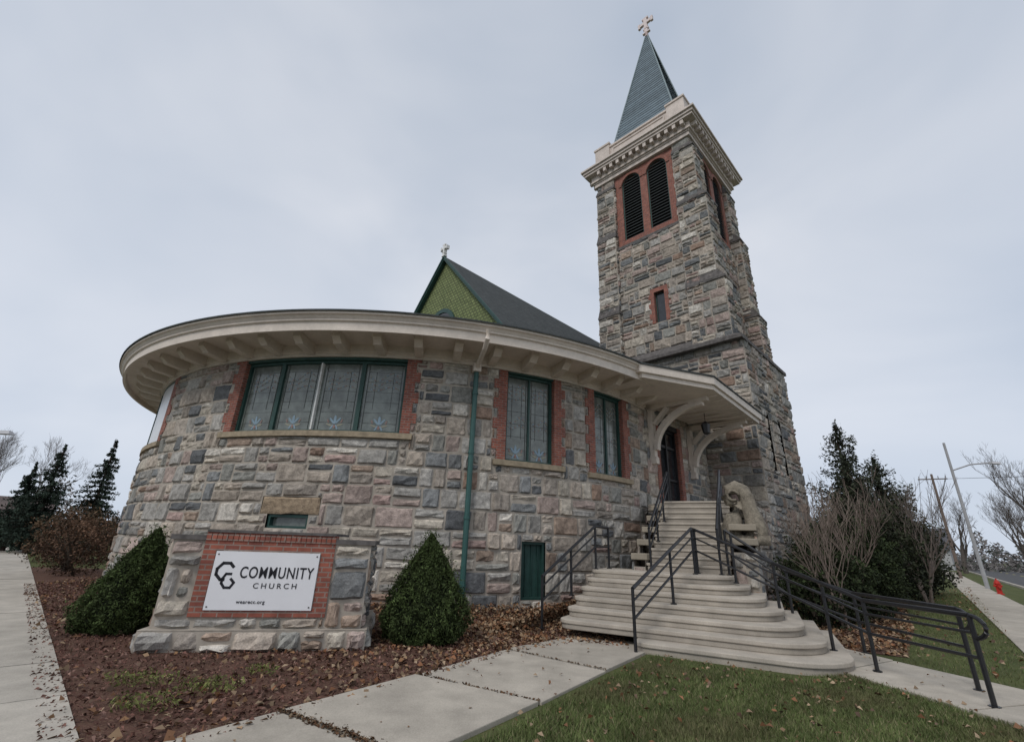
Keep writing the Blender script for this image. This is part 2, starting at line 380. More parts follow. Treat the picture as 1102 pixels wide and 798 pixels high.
# ---------------- tower
T=Vector((9.68,24.1,0)); ta=Vector((-s2,s2,0)); tb=Vector((s2,s2,0)); H=3.1
def tp(p,q,z): v=T+ta*p+tb*q; return Vector((v.x,v.y,z))
def lbox(b,p0,p1,q0,q1,z0,z1,col=(.5,.5,.5)):
    hexa(b,[tp(p0,q0,z0),tp(p1,q0,z0),tp(p1,q1,z0),tp(p0,q1,z0),tp(p0,q0,z1),tp(p1,q0,z1),tp(p1,q1,z1),tp(p0,q1,z1)],col)
def sA(q):
    f=lambda u,v,o: tp(u,q-o,v); f.curv=False; return f
def sA2(q):
    f=lambda u,v,o: tp(u,q+o,v); f.curv=False; return f
def sB(p):
    f=lambda u,v,o: tp(p-o,u,v); f.curv=False; return f
def sB2(p):
    f=lambda u,v,o: tp(p+o,u,v); f.curv=False; return f
ts=B();tm=B()
def stonebox(p0,p1,q0,q1,z0,z1,hA=(),hB=(),faces='ABCD',sc=1.):
    K=.92
    if 'A' in faces: stones(ts,sA(q0),p0,p1,z0,z1,hA,sc*1.1,K,1.3); backing(tm,sA(q0),p0,p1,z0,z1,hA,du=2)
    if 'B' in faces: stones(ts,sB(p0),q0,q1,z0,z1,hB,sc*1.1,K,1.3); backing(tm,sB(p0),q0,q1,z0,z1,hB,du=2)
    if 'C' in faces: stones(ts,sB2(p1),q0,q1,z0,z1,(),sc*1.1,K,1.3); backing(tm,sB2(p1),q0,q1,z0,z1,(),du=9)
    if 'D' in faces: backing(tm,sA2(q1),p0,p1,z0,z1,(),du=9)
pan=(-H+1.0,-H+4.95,18.6,24.0)
panB=(-2.0,2.0,18.6,24.0)
smallw=(-H+2.1,-H+3.1,12.9,15.0)
bwin=[(-1.55,-1.15,5.0,7.6),(.2,.6,5.0,7.6)]
EB=1.2
stonebox(-H-EB,H,-H,H,0,10.9,hB=[tuple(x) for x in bwin])
stonebox(-H,H,-H,H,10.9,24.0,hA=[pan,smallw],hB=[panB])
caps=B()
stages=[(10.9,14.2,.28,.9,.1),(14.2,19.5,.2,.58,.06),(19.5,23.3,.12,.22,.03)]
PW=1.0
for i,(z0,z1,a_,b_,c_) in enumerate(stages):
    na,nb=(stages[i+1][2],stages[i+1][3]) if i<2 else (0.02,0.02)
    for (p0,p1,q0,q1,kind) in((-H-b_,-H+PW,-H-a_,-H+PW+.2,'n'),(-H-b_*.85,-H+PW,H-PW-.2,H+.1,'f'),(H-PW-.25,H+c_,-H-a_,-H+PW,'l')):
        stonebox(p0,p1,q0,q1,z0,z1,faces='ABC' if kind!='f' else 'AB',sc=.9)
        h=.5 if i<2 else .35
        dp0=-H-nb if kind!='l' else p0; dq0=-H-na if kind!='f' else q0
        if kind=='f': dp0=-H-nb*.85
        e=.05
        hexa(caps,[tp(p0-e,q0-e,z1),tp(p1+e*.4,q0-e,z1),tp(p1+e*.4,q1+e,z1),tp(p0-e,q1+e,z1),
                   tp(dp0+.0,dq0-.0,z1+h),tp(p1,dq0,z1+h),tp(p1,q1,z1+h),tp(dp0,q1,z1+h)])
        lbox(caps,p0-e-.02,p1+e*.5,q0-e-.02,q1+e+.02,z1-.12,z1-.001)
hexa(caps,[tp(-H-EB-.08,-H-.4,10.9),tp(H+.1,-H-.4,10.9),tp(H+.1,H+.1,10.9),tp(-H-EB-.08,H+.1,10.9),tp(-H,-H,11.35),tp(H,-H,11.35),tp(H,H,11.35),tp(-H,H,11.35)])
lbox(caps,-H-EB-.1,H+.12,-H-.42,H+.12,10.72,10.898)
lbox(caps,-H-.05,H+.05,-H-.06,H,18.42,18.6)
caps.build('tower_setoffs',M_cap,church)
ts.build('tower_stonework',M_stone,church); tm.build('tower_mortar',M_mortar,church)
tbk=B();tfr=B();tdk=B();lou=B()
def archpanel(surf,u0,u1,v0,v1,ops,w,vb,vs,off=-.06):
    def q(a,c,d,e): tbk.face([surf(a,d,off),surf(c,d,off),surf(c,e,off),surf(a,e,off)],(.5,.5,.5),[(a,d),(c,d),(c,e),(a,e)])
    cur=u0
    for c in ops:
        q(cur,c-w/2,v0,v1); q(c-w/2,c+w/2,v0,vb)
        A=[(c-w/2*math.cos(math.pi*k/12),vs+w/2*math.sin(math.pi*k/12)) for k in range(13)]
        for (x0,y0),(x1,y1) in zip(A[:-1],A[1:]):
            tbk.face([surf(x0,y0,off),surf(x1,y1,off),surf(x1,v1,off),surf(x0,v1,off)],(.5,.5,.5),[(x0,y0),(x1,y1),(x1,v1),(x0,v1)])
        full=[(c-w/2,vb)]+A+[(c+w/2,vb)]
        for (x0,y0),(x1,y1) in zip(full,full[1:]+full[:1]):
            tbk.face([surf(x0,y0,off),surf(x1,y1,off),surf(x1,y1,off-.35),surf(x0,y0,off-.35)],(.5,.5,.5),[(0,y0),(0,y1),(.35,y1),(.35,y0)])
        A2=[(c-(w/2+.2)*math.cos(math.pi*k/12),vs+(w/2+.2)*math.sin(math.pi*k/12)) for k in range(13)]
        for i in range(12):
            tbk.face([surf(*A[i],off+.05),surf(*A[i+1],off+.05),surf(*A2[i+1],off+.05),surf(*A2[i],off+.05)],(.5,.5,.5),[(0,i*.2),(0,i*.2+.2),(.2,i*.2+.2),(.2,i*.2)])
            tbk.face([surf(*A2[i],off+.05),surf(*A2[i+1],off+.05),surf(*A2[i+1],off),surf(*A2[i],off)])
            tbk.face([surf(*A[i],off+.05),surf(*A[i+1],off+.05),surf(*A[i+1],off),surf(*A[i],off)])
        tdk.face([surf(x,y,off-.34) for x,y in full])
        z=vb+.08
        while z<vs+w/2-.08:
            hw_=w/2-.05 if z<vs else math.sqrt(max(.0,(w/2)**2-(z-vs)**2))-.05
            if hw_>.08:
                lou.face([surf(c-hw_,z,off-.1),surf(c+hw_,z,off-.1),surf(c+hw_,z+.17,off-.3),surf(c-hw_,z+.17,off-.3)],(.02,.022,.022))
                lou.face([surf(c-hw_,z,off-.1),surf(c+hw_,z,off-.1),surf(c+hw_,z+.035,off-.1),surf(c-hw_,z+.035,off-.1)],(.06,.07,.07))
            z+=.21
        I=[(c-(w/2-.07)*math.cos(math.pi*k/12),vs+(w/2-.07)*math.sin(math.pi*k/12)) for k in range(13)]
        In=[(c-w/2+.07,vb)]+I+[(c+w/2-.07,vb)]
        for i in range(len(In)-1):
            tfr.face([surf(*full[i],off-.08),surf(*full[i+1],off-.08),surf(*In[i+1],off-.08),surf(*In[i],off-.08)])
        cur=c+w/2
    q(cur,u1,v0,v1)
archpanel(sA(-H),pan[0],pan[1],pan[2],pan[3],[-H+2.1,-H+3.82],1.28,19.0,23.1)
archpanel(sB(-H),panB[0],panB[1],panB[2],panB[3],[-.9,.9],1.28,19.0,23.1)
sf=sA(-H)
sbox(tbk,sf,smallw[0],smallw[0]+.2,12.9,15.0,-.3,.03);sbox(tbk,sf,smallw[1]-.2,smallw[1],12.9,15.0,-.3,.03)
sbox(tbk,sf,smallw[0]+.2,smallw[1]-.2,14.75,15.0,-.3,.03)
for zz in(13.2,13.8,14.4): sbox(tbk,sf,smallw[0]-.13,smallw[0],zz,zz+.3,-.05,.04);sbox(tbk,sf,smallw[1],smallw[1]+.13,zz,zz+.3,-.05,.04)
sbox(tfr,sf,smallw[0]+.2,smallw[1]-.2,12.9,14.75,-.3,-.2)
tg=B(); sbox(tg,sf,smallw[0]+.27,smallw[1]-.27,13.0,14.68,-.22,-.18); 
for w in bwin:
    sbox(tg,sB(-H-EB),w[0],w[1],w[2],w[3],-.3,-.25)
tg.build('tower_glass',M_glassd,church)
tbk.build('tower_brick',M_brick,church); tfr.build('tower_frames',M_green,church); tdk.build('belfry_interior',M_dark,church); lou.build('belfry_louvers',M_attr,church)
tc=B()
def ring(o,z0,z1): lbox(tc,-H-o,H+o,-H-o,H+o,z0,z1)
ring(.14,24.0,24.25); ring(.2,24.25,24.35); ring(.3,24.35,24.45)
ring(.62,24.86,25.02); ring(.70,25.02,25.2); ring(.80,25.2,25.34); ring(.72,25.34,25.42)
ring(.28,24.45,24.86)
x=-H+.05
while x<H:
    for s in(-1,1):
        q0,q1=(-H-.58,-H-.28) if s<0 else (H+.28,H+.58)
        lbox(tc,x-.1,x+.1,q0,q1,24.56,24.857); lbox(tc,q0,q1,x-.1,x+.1,24.56,24.857)
    x+=.475
ring(.02,25.42,25.6)
ring(-.06,25.6,26.9); ring(.02,26.9,27.05)
for a in(-1,1):
    for b__ in(-1,1):
        pa=(-H-.06,-H+1.05) if a<0 else (H-1.05,H+.06); pb=(-H-.06,-H+1.05) if b__<0 else (H-1.05,H+.06)
        lbox(tc,*pa,*pb,25.6,27.15); lbox(tc,pa[0]-.06,pa[1]+.06,pb[0]-.06,pb[1]+.06,27.15,27.3)
for sfc in(sA(-H+.06),sB(-H+.06)):
    for (a,c) in((-1.85,1.85),):
        sbox(tc,sfc,a,c,25.75,25.83,0,.05);sbox(tc,sfc,a,c,26.65,26.73,0,.05);sbox(tc,sfc,a,a+.08,25.83,26.65,0,.05);sbox(tc,sfc,c-.08,c,25.83,26.65,0,.05)
        sbox(tc,sfc,-.9,.9,26.05,26.42,0,.03)
tc.build('tower_cornice',M_tcream,church,bevel=.012)
sp=B(); zt=39.6; zb=26.9; nc=46; hb=2.3
for i in range(nc):
    f0=i/nc;f1=(i+1)/nc
    h0=hb*(1-f0)+.06; h1=hb*(1-f1)+.035; 
    if i<4: h0+=(4-i)*.05; h1+=(3-i)*.05 if i<3 else 0
    za=zb+(zt-zb)*f0; zc=zb+(zt-zb)*f1
    k=R_(.82,1.14); col=(.14*k,.185*k,.215*k)
    c0=[tp(-h0,-h0,za),tp(h0,-h0,za),tp(h0,h0,za),tp(-h0,h0,za)];c1=[tp(-h1,-h1,zc),tp(h1,-h1,zc),tp(h1,h1,zc),tp(-h1,h1,zc)]
    for j in range(4): sp.face([c0[j],c0[(j+1)%4],c1[(j+1)%4],c1[j]],col)
    sp.face(c0[::-1],(.04,.06,.065))
for j,(a,c) in enumerate(((-1,-1),(1,-1),(-1,1),(1,1))):
    tube(sp,[tp(a*(hb+.1),c*(hb+.1),zb),tp(a*.05,c*.05,zt)],[.06,.04],6,(.22,.28,.30))
sp.build('spire',M_spire,church)
cw=B(); tube(cw,[tp(0,0,zt-.3),tp(0,0,zt+.3)],[.16,.1],8,(.4,.3,.28)); cross(cw,tp(0,0,zt+.3),ta,1.5,(.70,.60,.58))
cw.build('spire_cross',M_attr,church)
# ---------------- entrance wall, door, porch
e=(s2,s2); nn=(s2,-s2)
pw=plane_surf((5.02,16.52),e,nn)
dh=(.72,2.92,2.95,6.3)
ps=B();pm=B();pb=B();pf=B();pg=B();pcm=B()
stones(ps,pw,0.0,5.45,0,7.0,[dh]); backing(pm,pw,0,5.45,0,7.0,[dh])
sbox(pb,pw,.72,1.0,2.95,6.3,-.35,.03); sbox(pb,pw,2.64,2.92,2.95,6.3,-.35,.03)
sbox(pf,pw,1.0,2.64,6.1,6.3,-.3,.0)
for a,c in((1.0,1.1),(2.54,2.64),(1.77,1.87)): sbox(pf,pw,a,c,2.95,6.1,-.28,-.1)
for z in((2.95,3.2),(5.35,5.45),(6.0,6.1),(4.1,4.18)):
    sbox(pf,pw,1.1,1.77,z[0],z[1],-.26,-.12);sbox(pf,pw,1.87,2.54,z[0],z[1],-.26,-.12)
sbox(pg,pw,1.0,2.64,2.95,6.1,-.22,-.19)
ps.build('entrance_stonework',M_stone,church);pm.build('entrance_mortar',M_mortar,church);pb.build('door_brick_surround',M_brick,church)
pf.build('door_frames',M_black,church);pg.build('door_glass',M_glassd,church)
pr=B()
poly=[(4.1,13.62),(6.87,14.47),(10.2,17.8),(8.75,19.95),(4.6,16.6),(3.3,14.9)]
zt_=[7.19,7.14,6.87,7.1,7.17,7.19]
prism(pr,poly,[z-.26 for z in zt_],zt_)
cx=sum(p[0] for p in poly)/6;cy=sum(p[1] for p in poly)/6
pl2=[(cx+(x-cx)*.955,cy+(y-cy)*.955) for x,y in poly]
prism(pr,pl2,[z-.42 for z in zt_],[z-.262 for z in zt_])
for k in range(1,9):
    t_=k/9; a=Vector((6.75,14.6)).lerp(Vector((9.95,17.8)),t_); zc=(7.12*(1-t_)+6.85*t_)-.43
    a3=Vector((a.x,a.y,0)); b3=a3+Vector((-s2,s2,0))*2.2
    tube(pr,[(a3.x,a3.y,zc),(b3.x,b3.y,zc)],.03,4)
def knee(uw,length,z_top,z_bot):
    w=.11
    def P(o,z,s): 
        return pw(uw+s*w,z,o)
    def bar(o0,z0,o1,z1,th):
        dx,dz=o1-o0,z1-z0; L=math.hypot(dx,dz); nx,nz=-dz/L*th/2,dx/L*th/2
        hexa(pr,[P(o0-nx,z0-nz,-1),P(o0-nx,z0-nz,1),P(o1-nx,z1-nz,1),P(o1-nx,z1-nz,-1),P(o0+nx,z0+nz,-1),P(o0+nx,z0+nz,1),P(o1+nx,z1+nz,1),P(o1+nx,z1+nz,-1)])
    bar(.12,z_bot,.12,z_top,.2); bar(.02,z_top-.1,length,z_top-.1,.2)
    n=12
    pts=[(length*.92-(length*.92-.25)*math.cos(math.pi/2*k/n),z_bot+.25+(z_top-.25-z_bot-.25)*math.sin(math.pi/2*k/n)) for k in range(n+1)]
    for (a,b_),(c,d_) in zip(pts[:-1],pts[1:]): bar(a,b_,c,d_,.2)
    bar(.25,z_top-.75,.8,z_top-.2,.12)
    bar(.14,z_bot-.25,.14,z_bot,.26)
knee(.3,2.3,6.72,4.75); knee(3.6,2.45,6.55,4.6)
pr.build('porch_roof',M_cream,church,bevel=.008)
prt=B(); prism(prt,[(cx+(x-cx)*1.02,cy+(y-cy)*1.02) for x,y in poly],[z+.002 for z in zt_],[z+.05 for z in zt_]); prt.build('porch_roofing',M_roof,church)
lt=B(); lp=pw(1.9,0,1.5); 
tube(lt,[(lp.x,lp.y,6.65),(lp.x,lp.y,6.2)],.012,5); tube(lt,[(lp.x,lp.y,6.22),(lp.x,lp.y,6.1),(lp.x,lp.y,5.78),(lp.x,lp.y,5.7)],[.04,.17,.12,.04],6); lt.build('porch_lantern',M_black,church)
# ---------------- steps
O=Vector((2.28,8.56)); E1=Vector((.88,-.47)).normalized(); E2=Vector((.47,.88)).normalized()
def S(a,b_): v=O+E1*a+E2*b_; return (v.x,v.y)
cc=(.47,.42,.355)
stp=B(); tr=.40; ris=.16
for k in range(7):
    l=-.15 if k==0 else -1.65; rgt=3.0-.27*k; f=tr*k; back=6.9; rad=.95-.03*k; rl=.25
    pts=[]
    for j in range(13):
        t_=math.pi/2*j/12; pts.append(S(rgt-rad+rad*math.sin(t_),f+rad-rad*math.cos(t_)))
    pts+= [S(rgt,back-3),S(l,back-3)]
    for j in range(5):
        t_=math.pi/2*j/4; pts.append(S(l+rl-rl*math.cos(t_),f+rl-rl*math.sin(t_)))
    k_=R_(.95,1.05); c_=tuple(x*k_ for x in cc)
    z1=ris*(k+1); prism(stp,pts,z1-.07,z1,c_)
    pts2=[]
    for (x,y) in pts:
        v=Vector((x,y))-O; a=v.dot(E1); b_=v.dot(E2)
        m=Vector((.6,3)); dv=Vector((a,b_))-m; L=dv.length; dv*= (L-.03)/L; q=m+dv; pts2.append(S(q.x,q.y))
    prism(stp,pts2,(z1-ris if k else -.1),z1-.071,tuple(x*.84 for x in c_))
UL_,UR_=-.55,1.3
for k in range(11):
    f=3.5+.3*k; z1=1.12+.1709*(k+1)
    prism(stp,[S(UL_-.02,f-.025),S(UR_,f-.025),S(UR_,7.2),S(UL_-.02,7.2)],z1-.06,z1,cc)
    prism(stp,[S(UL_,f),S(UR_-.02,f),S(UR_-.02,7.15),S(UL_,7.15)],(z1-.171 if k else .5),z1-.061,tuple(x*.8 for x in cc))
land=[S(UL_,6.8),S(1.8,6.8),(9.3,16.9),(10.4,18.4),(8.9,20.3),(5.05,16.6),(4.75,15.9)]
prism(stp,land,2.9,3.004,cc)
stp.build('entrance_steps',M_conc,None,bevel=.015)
lw=B();lm=B();lc=B()
lpairs=[(land[1],land[2]),(land[2],land[3]),(land[6],land[0])]
for a,c in lpairs:
    dv=Vector(c)-Vector(a); L=dv.length; dv/=L; sf=plane_surf(a,(dv.x,dv.y),(dv.y,-dv.x)); stones(lw,sf,0,L,0,2.9); backing(lm,sf,0,L,0,2.9)
def cheek(p,q,zt0,zt1,w=.5,flip=1):
    a=Vector(p);c=Vector(q);dv=(c-a);L=dv.length;dv/=L;n_=Vector((dv.y,-dv.x))*flip
    n=max(1,int(L/.7))
    for i in range(n):
        z_=zt0+(zt1-zt0)*(i+.5)/n; x0=L*i/n;x1=L*(i+1)/n
        sf=plane_surf(a,(dv.x,dv.y),(n_.x,n_.y)); stones(lw,sf,x0,x1,0,z_-.12); backing(lm,sf,x0,x1,0,z_-.1)
        a2=a-n_*w; sf2=plane_surf(a2,(dv.x,dv.y),(-n_.x,-n_.y)); backing(lm,sf2,x0,x1,0,z_-.1)
        q0=a+dv*x0+n_*.06;q1=a+dv*x1+n_*.06;q2=a+dv*x1-n_*(w+.06);q3=a+dv*x0-n_*(w+.06)
        prism(lc,[tuple(q0),tuple(q1),tuple(q2),tuple(q3)],z_-.12,z_+.03,(.33,.29,.23))
    f0=a-n_*w; sfe=plane_surf(f0,(n_.x,n_.y),(-dv.x,-dv.y)); stones(lw,sfe,0,w,0,zt0-.1); backing(lm,sfe,0,w,0,zt0-.1)
cheek(S(1.85,3.6),S(1.85,7.0),1.7,3.1)
cheek(S(UL_-.32,3.45),S(UL_-.32,7.0),1.3,3.0,.28,-1)
lw.build('entrance_sidewall_stone',M_stone,church);lm.build('entrance_sidewall_mortar',M_mortar,church);lc.build('entrance_wall_coping',M_conc,church,bevel=.02)
# carved scroll stone
cb=B(); sc_=(.24,.21,.165)
c0=S(1.58,4.9)
def bp(s,z,w): 
    v=Vector(c0)+E1*s+E2*w; return Vector((v.x,v.y,1.85+z))
path=[(.30,0),(.32,.3),(.28,.6),(.22,.85),(.20,1.05),(.12,1.25),(-.04,1.34),(-.2,1.27),(-.27,1.10),(-.22,.96),(-.12,.95)]
radi=[.27,.25,.21,.185,.18,.18,.175,.16,.14,.12,.09]
tube(cb,[bp(s,z,0) for s,z in path],radi,12,sc_)
tube(cb,[bp(-.25,0,0),bp(-.24,.3,0),bp(-.14,.6,0),bp(-.02,.82,0),bp(.08,.95,0)],[.26,.25,.2,.15,.08],12,sc_)
for wv in(-.15,.15):
    tube(cb,[bp(-.1+.13*math.cos(t_),1.12+.12*math.sin(t_),wv) for t_ in np.linspace(0,5.2,14)],.035,6,sc_)
prism(cb,[tuple(bp(a,0,b_)[:2]) for a,b_ in((-.55,-.3),(.6,-.3),(.6,.3),(-.55,.3))],1.78,2.0,sc_)
cb.build('carved_stone_scroll',M_stone,None,merge=True,smooth=True)
# ---------------- handrails
def rail(name,pts,ends=(False,False),h=.95,posts=None):
    b=B(); top=[Vector((x,y,z+h)) for x,y,z in pts]
    tube(b,top,.031,8)
    md=[Vector((x,y,z+h*.52)) for x,y,z in pts]; tube(b,md,.022,6)
    tube(b,[Vector((x,y,z+h*.8)) for x,y,z in pts],.018,6)
    for (x,y,z) in (posts if posts is not None else pts): tube(b,[(x,y,z),(x,y,z+h)],.028,8); tube(b,[(x,y,z),(x,y,z+.02)],.06,8)
    if ends[1]:
        p=Vector(pts[-1]); q=Vector(pts[-2]); dd=(p-q).normalized()
        L=[p+dd*(.16*math.sin(t_))+Vector((0,0,h*.87+h*.13*math.cos(t_))) for t_ in np.linspace(0,math.pi,9)]; tube(b,L,.026,8)
    return b.build(name,M_black)
def P3(a,b_,z): return (*S(a,b_),z)
rail('handrail',[P3(-2.15,.85,.05),P3(-1.85,1.75,.6),P3(-1.55,2.6,1.12),P3(-1.45,3.35,1.12)])
rail('handrail',[P3(-.42,3.3,1.12),P3(-.42,6.6,2.95)],posts=[P3(-.42,3.3,1.12),P3(-.42,4.4,1.8),P3(-.42,5.5,2.35),P3(-.42,6.6,2.95)])
rail('handrail',[P3(-.05,-.15,.02),P3(.35,1.35,.64),P3(.6,2.9,1.12),P3(.6,3.4,1.12)])
a_,b_=P3(2.12,2.3,.48),(5.54,7.76,.03)
rail('handrail',[P3(.6,3.3,1.12),a_,b_,(5.7,6.2,.03)],ends=(0,1),posts=[P3(.6,3.3,1.12),P3(1.4,2.8,1.0),a_,(5.42,8.5,.15),b_,(5.7,6.2,.03)])
rail('handrail',[P3(1.1,3.3,1.12),P3(1.1,6.6,2.95)],posts=[P3(1.1,3.3,1.12),P3(1.1,4.4,1.8),P3(1.1,5.5,2.35),P3(1.1,6.6,2.95)])
rail('handrail',[P3(1.25,3.4,1.12),P3(2.35,3.3,.32),(6.35,9.1,.03),(6.2,6.9,.03)],ends=(0,1))
# ---------------- sign monument
sign=empty('church_sign')
A=(-5.15,7.36); se=(.976,.218); sn=(.218,-.976)
ss=plane_surf(A,se,sn); ssb=plane_surf((A[0]-sn[0]*.12,A[1]-sn[1]*.12),se,sn)
hole=(.55,2.46,.44,1.62)
b1=B();b2=B();b3=B()
stones(b1,ss,0,3.12,0,.28,sc=.8,depth=1.3); stones(b1,ssb,.1,3.02,.28,1.5,[hole],sc=.85,depth=1.3)
backing(b2,ss,0,3.12,0,.28); backing(b2,ssb,.1,3.02,.28,1.5,[hole])
def sidep(u,s): 
    q=ss(u,0,0); return plane_surf((q.x,q.y),(-sn[0],-sn[1]),(se[0]*s,se[1]*s))
for u,s in((0.0,-1),(3.12,1)): stones(b1,sidep(u,s),0,2.2,0,.28,sc=.8); backing(b2,sidep(u,s),0,2.2,0,.28)
for u,s in((.1,-1),(3.02,1)): stones(b1,sidep(u,s),.12,2.1,.28,1.5,sc=.75); backing(b2,sidep(u,s),.12,2.1,.28,1.5)
sbox(b2,ss,0,3.12,.27,.285,-2.2,0)
sbox(b3,ssb,.55,.73,.44,1.62,-.3,.03);sbox(b3,ssb,2.26,2.46,.44,1.62,-.3,.03)
sbox(b3,ssb,.73,2.26,1.36,1.62,-.3,.03);sbox(b3,ssb,.73,2.26,.44,.53,-.3,.03)
for k in range(25):
    x=.55+k*.0765; sbox(b3,ssb,x+.004,x+.07,1.50,1.605,.03,.045)
b4=B(); sbox(b4,ssb,.06,.55,1.5,1.57,-2.0,.04);sbox(b4,ssb,2.46,3.08,1.5,1.57,-2.0,.04);sbox(b4,ssb,.55,2.46,1.62,1.66,-2.0,.06)
b4.build('sign_coping',M_cap,sign)
b1.build('sign_stonework',M_stone,sign);b2.build('sign_mortar',M_mortar,sign);b3.build('sign_brick_frame',M_brick,sign)
PX0,PX1=.745,2.25
b5=B(); sbox(b5,ssb,PX0,PX1,.535,1.35,-.02,.05); b5.build('sign_panel',M_white,sign)
b5=B()
for a,c in((PX0+.04,.58),(PX1-.04,.58),(PX0+.04,1.305),(PX1-.04,1.305)): tube(b5,[ssb(a,c,.049),ssb(a,c,.056)],.012,8)
b5.build('sign_screws',M_cap,sign)
def text(s,u,z,w,hgt,name,off=.0,space=1.):
    c=bpy.data.curves.new(name,'FONT'); c.body=s; c.size=1; c.offset=off; c.space_character=space; c.extrude=.001
    o=bpy.data.objects.new(name,c); link(o); c.materials.append(M_ink)
    bpy.context.view_layer.update()
    me=bpy.data.meshes.new_from_object(o.evaluated_get(bpy.context.evaluated_depsgraph_get())); bpy.data.objects.remove(o)
    xs=[v.co.x for v in me.vertices];ys=[v.co.y for v in me.vertices];x0=min(xs);y0=min(ys);sx=w/(max(xs)-x0);sy=hgt/(max(ys)-y0)
    for v in me.vertices:
        p=ssb(u+(v.co.x-x0)*sx,z+(v.co.y-y0)*sy,.054+v.co.z); v.co=p
    o=bpy.data.objects.new(name,me); 
    if not me.materials: me.materials.append(M_ink)
    link(o,sign)
text('COMMUNITY',1.14,.975,1.06,.165,'sign_title',.012,1.12)
text('CHURCH',1.36,.835,.62,.075,'sign_subtitle',.005,1.5)
text('wearecc.org',1.17,.61,.40,.05,'sign_url',.012,1.1)
lg=B()
def stroke(pts,w):
    for (a,b_),(c,d_) in zip(pts[:-1],pts[1:]):
        dx,dy=c-a,d_-b_;L=math.hypot(dx,dy);ex,ey=dx/L*w*.35,dy/L*w*.35;nx,ny=-dy/L*w/2,dx/L*w/2
        lg.face([ssb(a-ex+nx,b_-ey+ny,.053),ssb(a-ex-nx,b_-ey-ny,.053),ssb(c+ex-nx,d_+ey-ny,.053),ssb(c+ex+nx,d_+ey+ny,.053)])
stroke([(1.03,1.13),(.98,1.18),(.88,1.18),(.81,1.10),(.81,1.02),(.88,.95),(.93,.95)],.042)
stroke([(1.02,1.03),(.95,1.03),(.91,.96),(.91,.90),(.96,.84),(1.04,.84),(1.08,.91),(1.03,.96)],.036)
lg.build('sign_logo',M_ink,sign)
# ---------------- ground, paths
g=B(); s_=900; g.face([(-s_,-s_,0),(s_,-s_,0),(s_,s_,0),(-s_,s_,0)]); g.build('ground',M_grass)
bedp=[(-3.6,4.4),(-2.7,4.1),(-1.0,6.5),(.2,8.2),(1.4,9.0),(2.2,9.0),(3,16),(-4,24),(-20.3,21.1)]
g=B(); g.face([(x,y,.008) for x,y in bedp]); g.build('mulch_bed',M_mulch)
bed2=[(5.9,9.7),(7.0,9.0),(9.8,12.2),(15.5,19.5),(12,22),(7,15),(4.5,11)]
g=B(); g.face([(x,y,.008) for x,y in bed2]); g.build('mulch_bed',M_mulch)
cpc=(.46,.415,.35)
def slab(b,poly,z=.035,col=None,gap=.012):
    k=R_(.9,1.07); c=tuple(x*k for x in (col or cpc))
    cx=sum(p[0] for p in poly)/len(poly);cy=sum(p[1] for p in poly)/len(poly)
    P=[(cx+(x-cx)*(1-gap/max(.3,math.dist((x,y),(cx,cy)))),cy+(y-cy)*(1-gap/max(.3,math.dist((x,y),(cx,cy))))) for x,y in poly]
    prism(b,P,-.05,z+R_(-.004,.006),c)
b=B()
UL=[(-3.4,3.5),(-2.12,5.28),(-1.08,6.72),(.07,8.4),(1.15,9.5)]
LR=[(-1.9,2.6),(-.62,4.33),(.45,5.8),(1.45,7.25),(2.35,8.5)]
for i in range(4): slab(b,[UL[i],LR[i],LR[i+1],UL[i+1]],.035+.008*(i%2),gap=.04 if i<2 else .02)
slab(b,[(1.15,9.5),(2.35,8.5),(2.5,8.9),(2.2,10.0),(1.3,10.2)],.03)
b.build('entry_path',M_conc,None,bevel=.008)
b=B()
R1=[(4.95,7.75),(5.1,6.9),(5.25,6.05),(5.5,5.0)]; R2=[(6.45,8.6),(6.8,7.5),(7.05,6.6),(7.4,5.6)]
slab(b,[(4.75,7.9),(4.95,7.75),(6.45,8.6),(6.2,9.6),(5.6,9.2)])
for i in range(3): slab(b,[R1[i],R2[i],R2[i+1],R1[i+1]][::-1],gap=.03)
b.build('side_path',M_conc,None,bevel=.008)
b=B()
d_=Vector((-s2,s2)); nrm=Vector((s2,s2))
def LP(t,o): v=d_*t+nrm*o; return (v.x,v.y)
o1=1.15/math.sqrt(2); 
for i in range(46):
    t0=-1.5+i*1.7; slab(b,[LP(t0,o1-1.9),LP(t0,o1),LP(t0+1.7,o1),LP(t0+1.7,o1-1.9)],.03,(.47,.43,.37))
rd=Vector((math.sin(math.radians(41)),math.cos(math.radians(41)))); rn=Vector((rd.y,-rd.x))
def RP(t,o): v=rd*t+rn*o; return (v.x,v.y)
for i in range(60):
    t0=2+i*1.6; slab(b,[RP(t0,1.0),RP(t0,2.5),RP(t0+1.6,2.5),RP(t0+1.6,1.0)],.03)
b.build('sidewalk',M_conc)
b=B(); b.face([(*RP(-60,4.5),.01),(*RP(-60,13),.01),(*RP(400,13),.01),(*RP(400,4.5),.01)][::-1]); b.build('road',M_asph)
b=B(); b.face([(*LP(-60,-4.2),.014),(*LP(-60,-12),.014),(*LP(400,-12),.014),(*LP(400,-4.2),.014)]); b.build('road',M_asph)
b=B(); prism(b,[RP(0,4.3),RP(0,4.5),RP(400,4.5),RP(400,4.3)],-.05,.13,cpc); prism(b,[RP(0,13),RP(0,13.2),RP(400,13.2),RP(400,13)],-.05,.13,cpc)
prism(b,[LP(0,-4.2),LP(0,-4.0),LP(400,-4.0),LP(400,-4.2)],-.05,.13,cpc); b.build('kerb',M_conc)
b=B()
for i in range(40):
    t0=10+i*8; b.face([(*RP(t0,8.68),.016),(*RP(t0,8.82),.016),(*RP(t0+3,8.82),.016),(*RP(t0+3,8.68),.016)],(.6,.5,.1))
b.build('road_marking',M_attr)
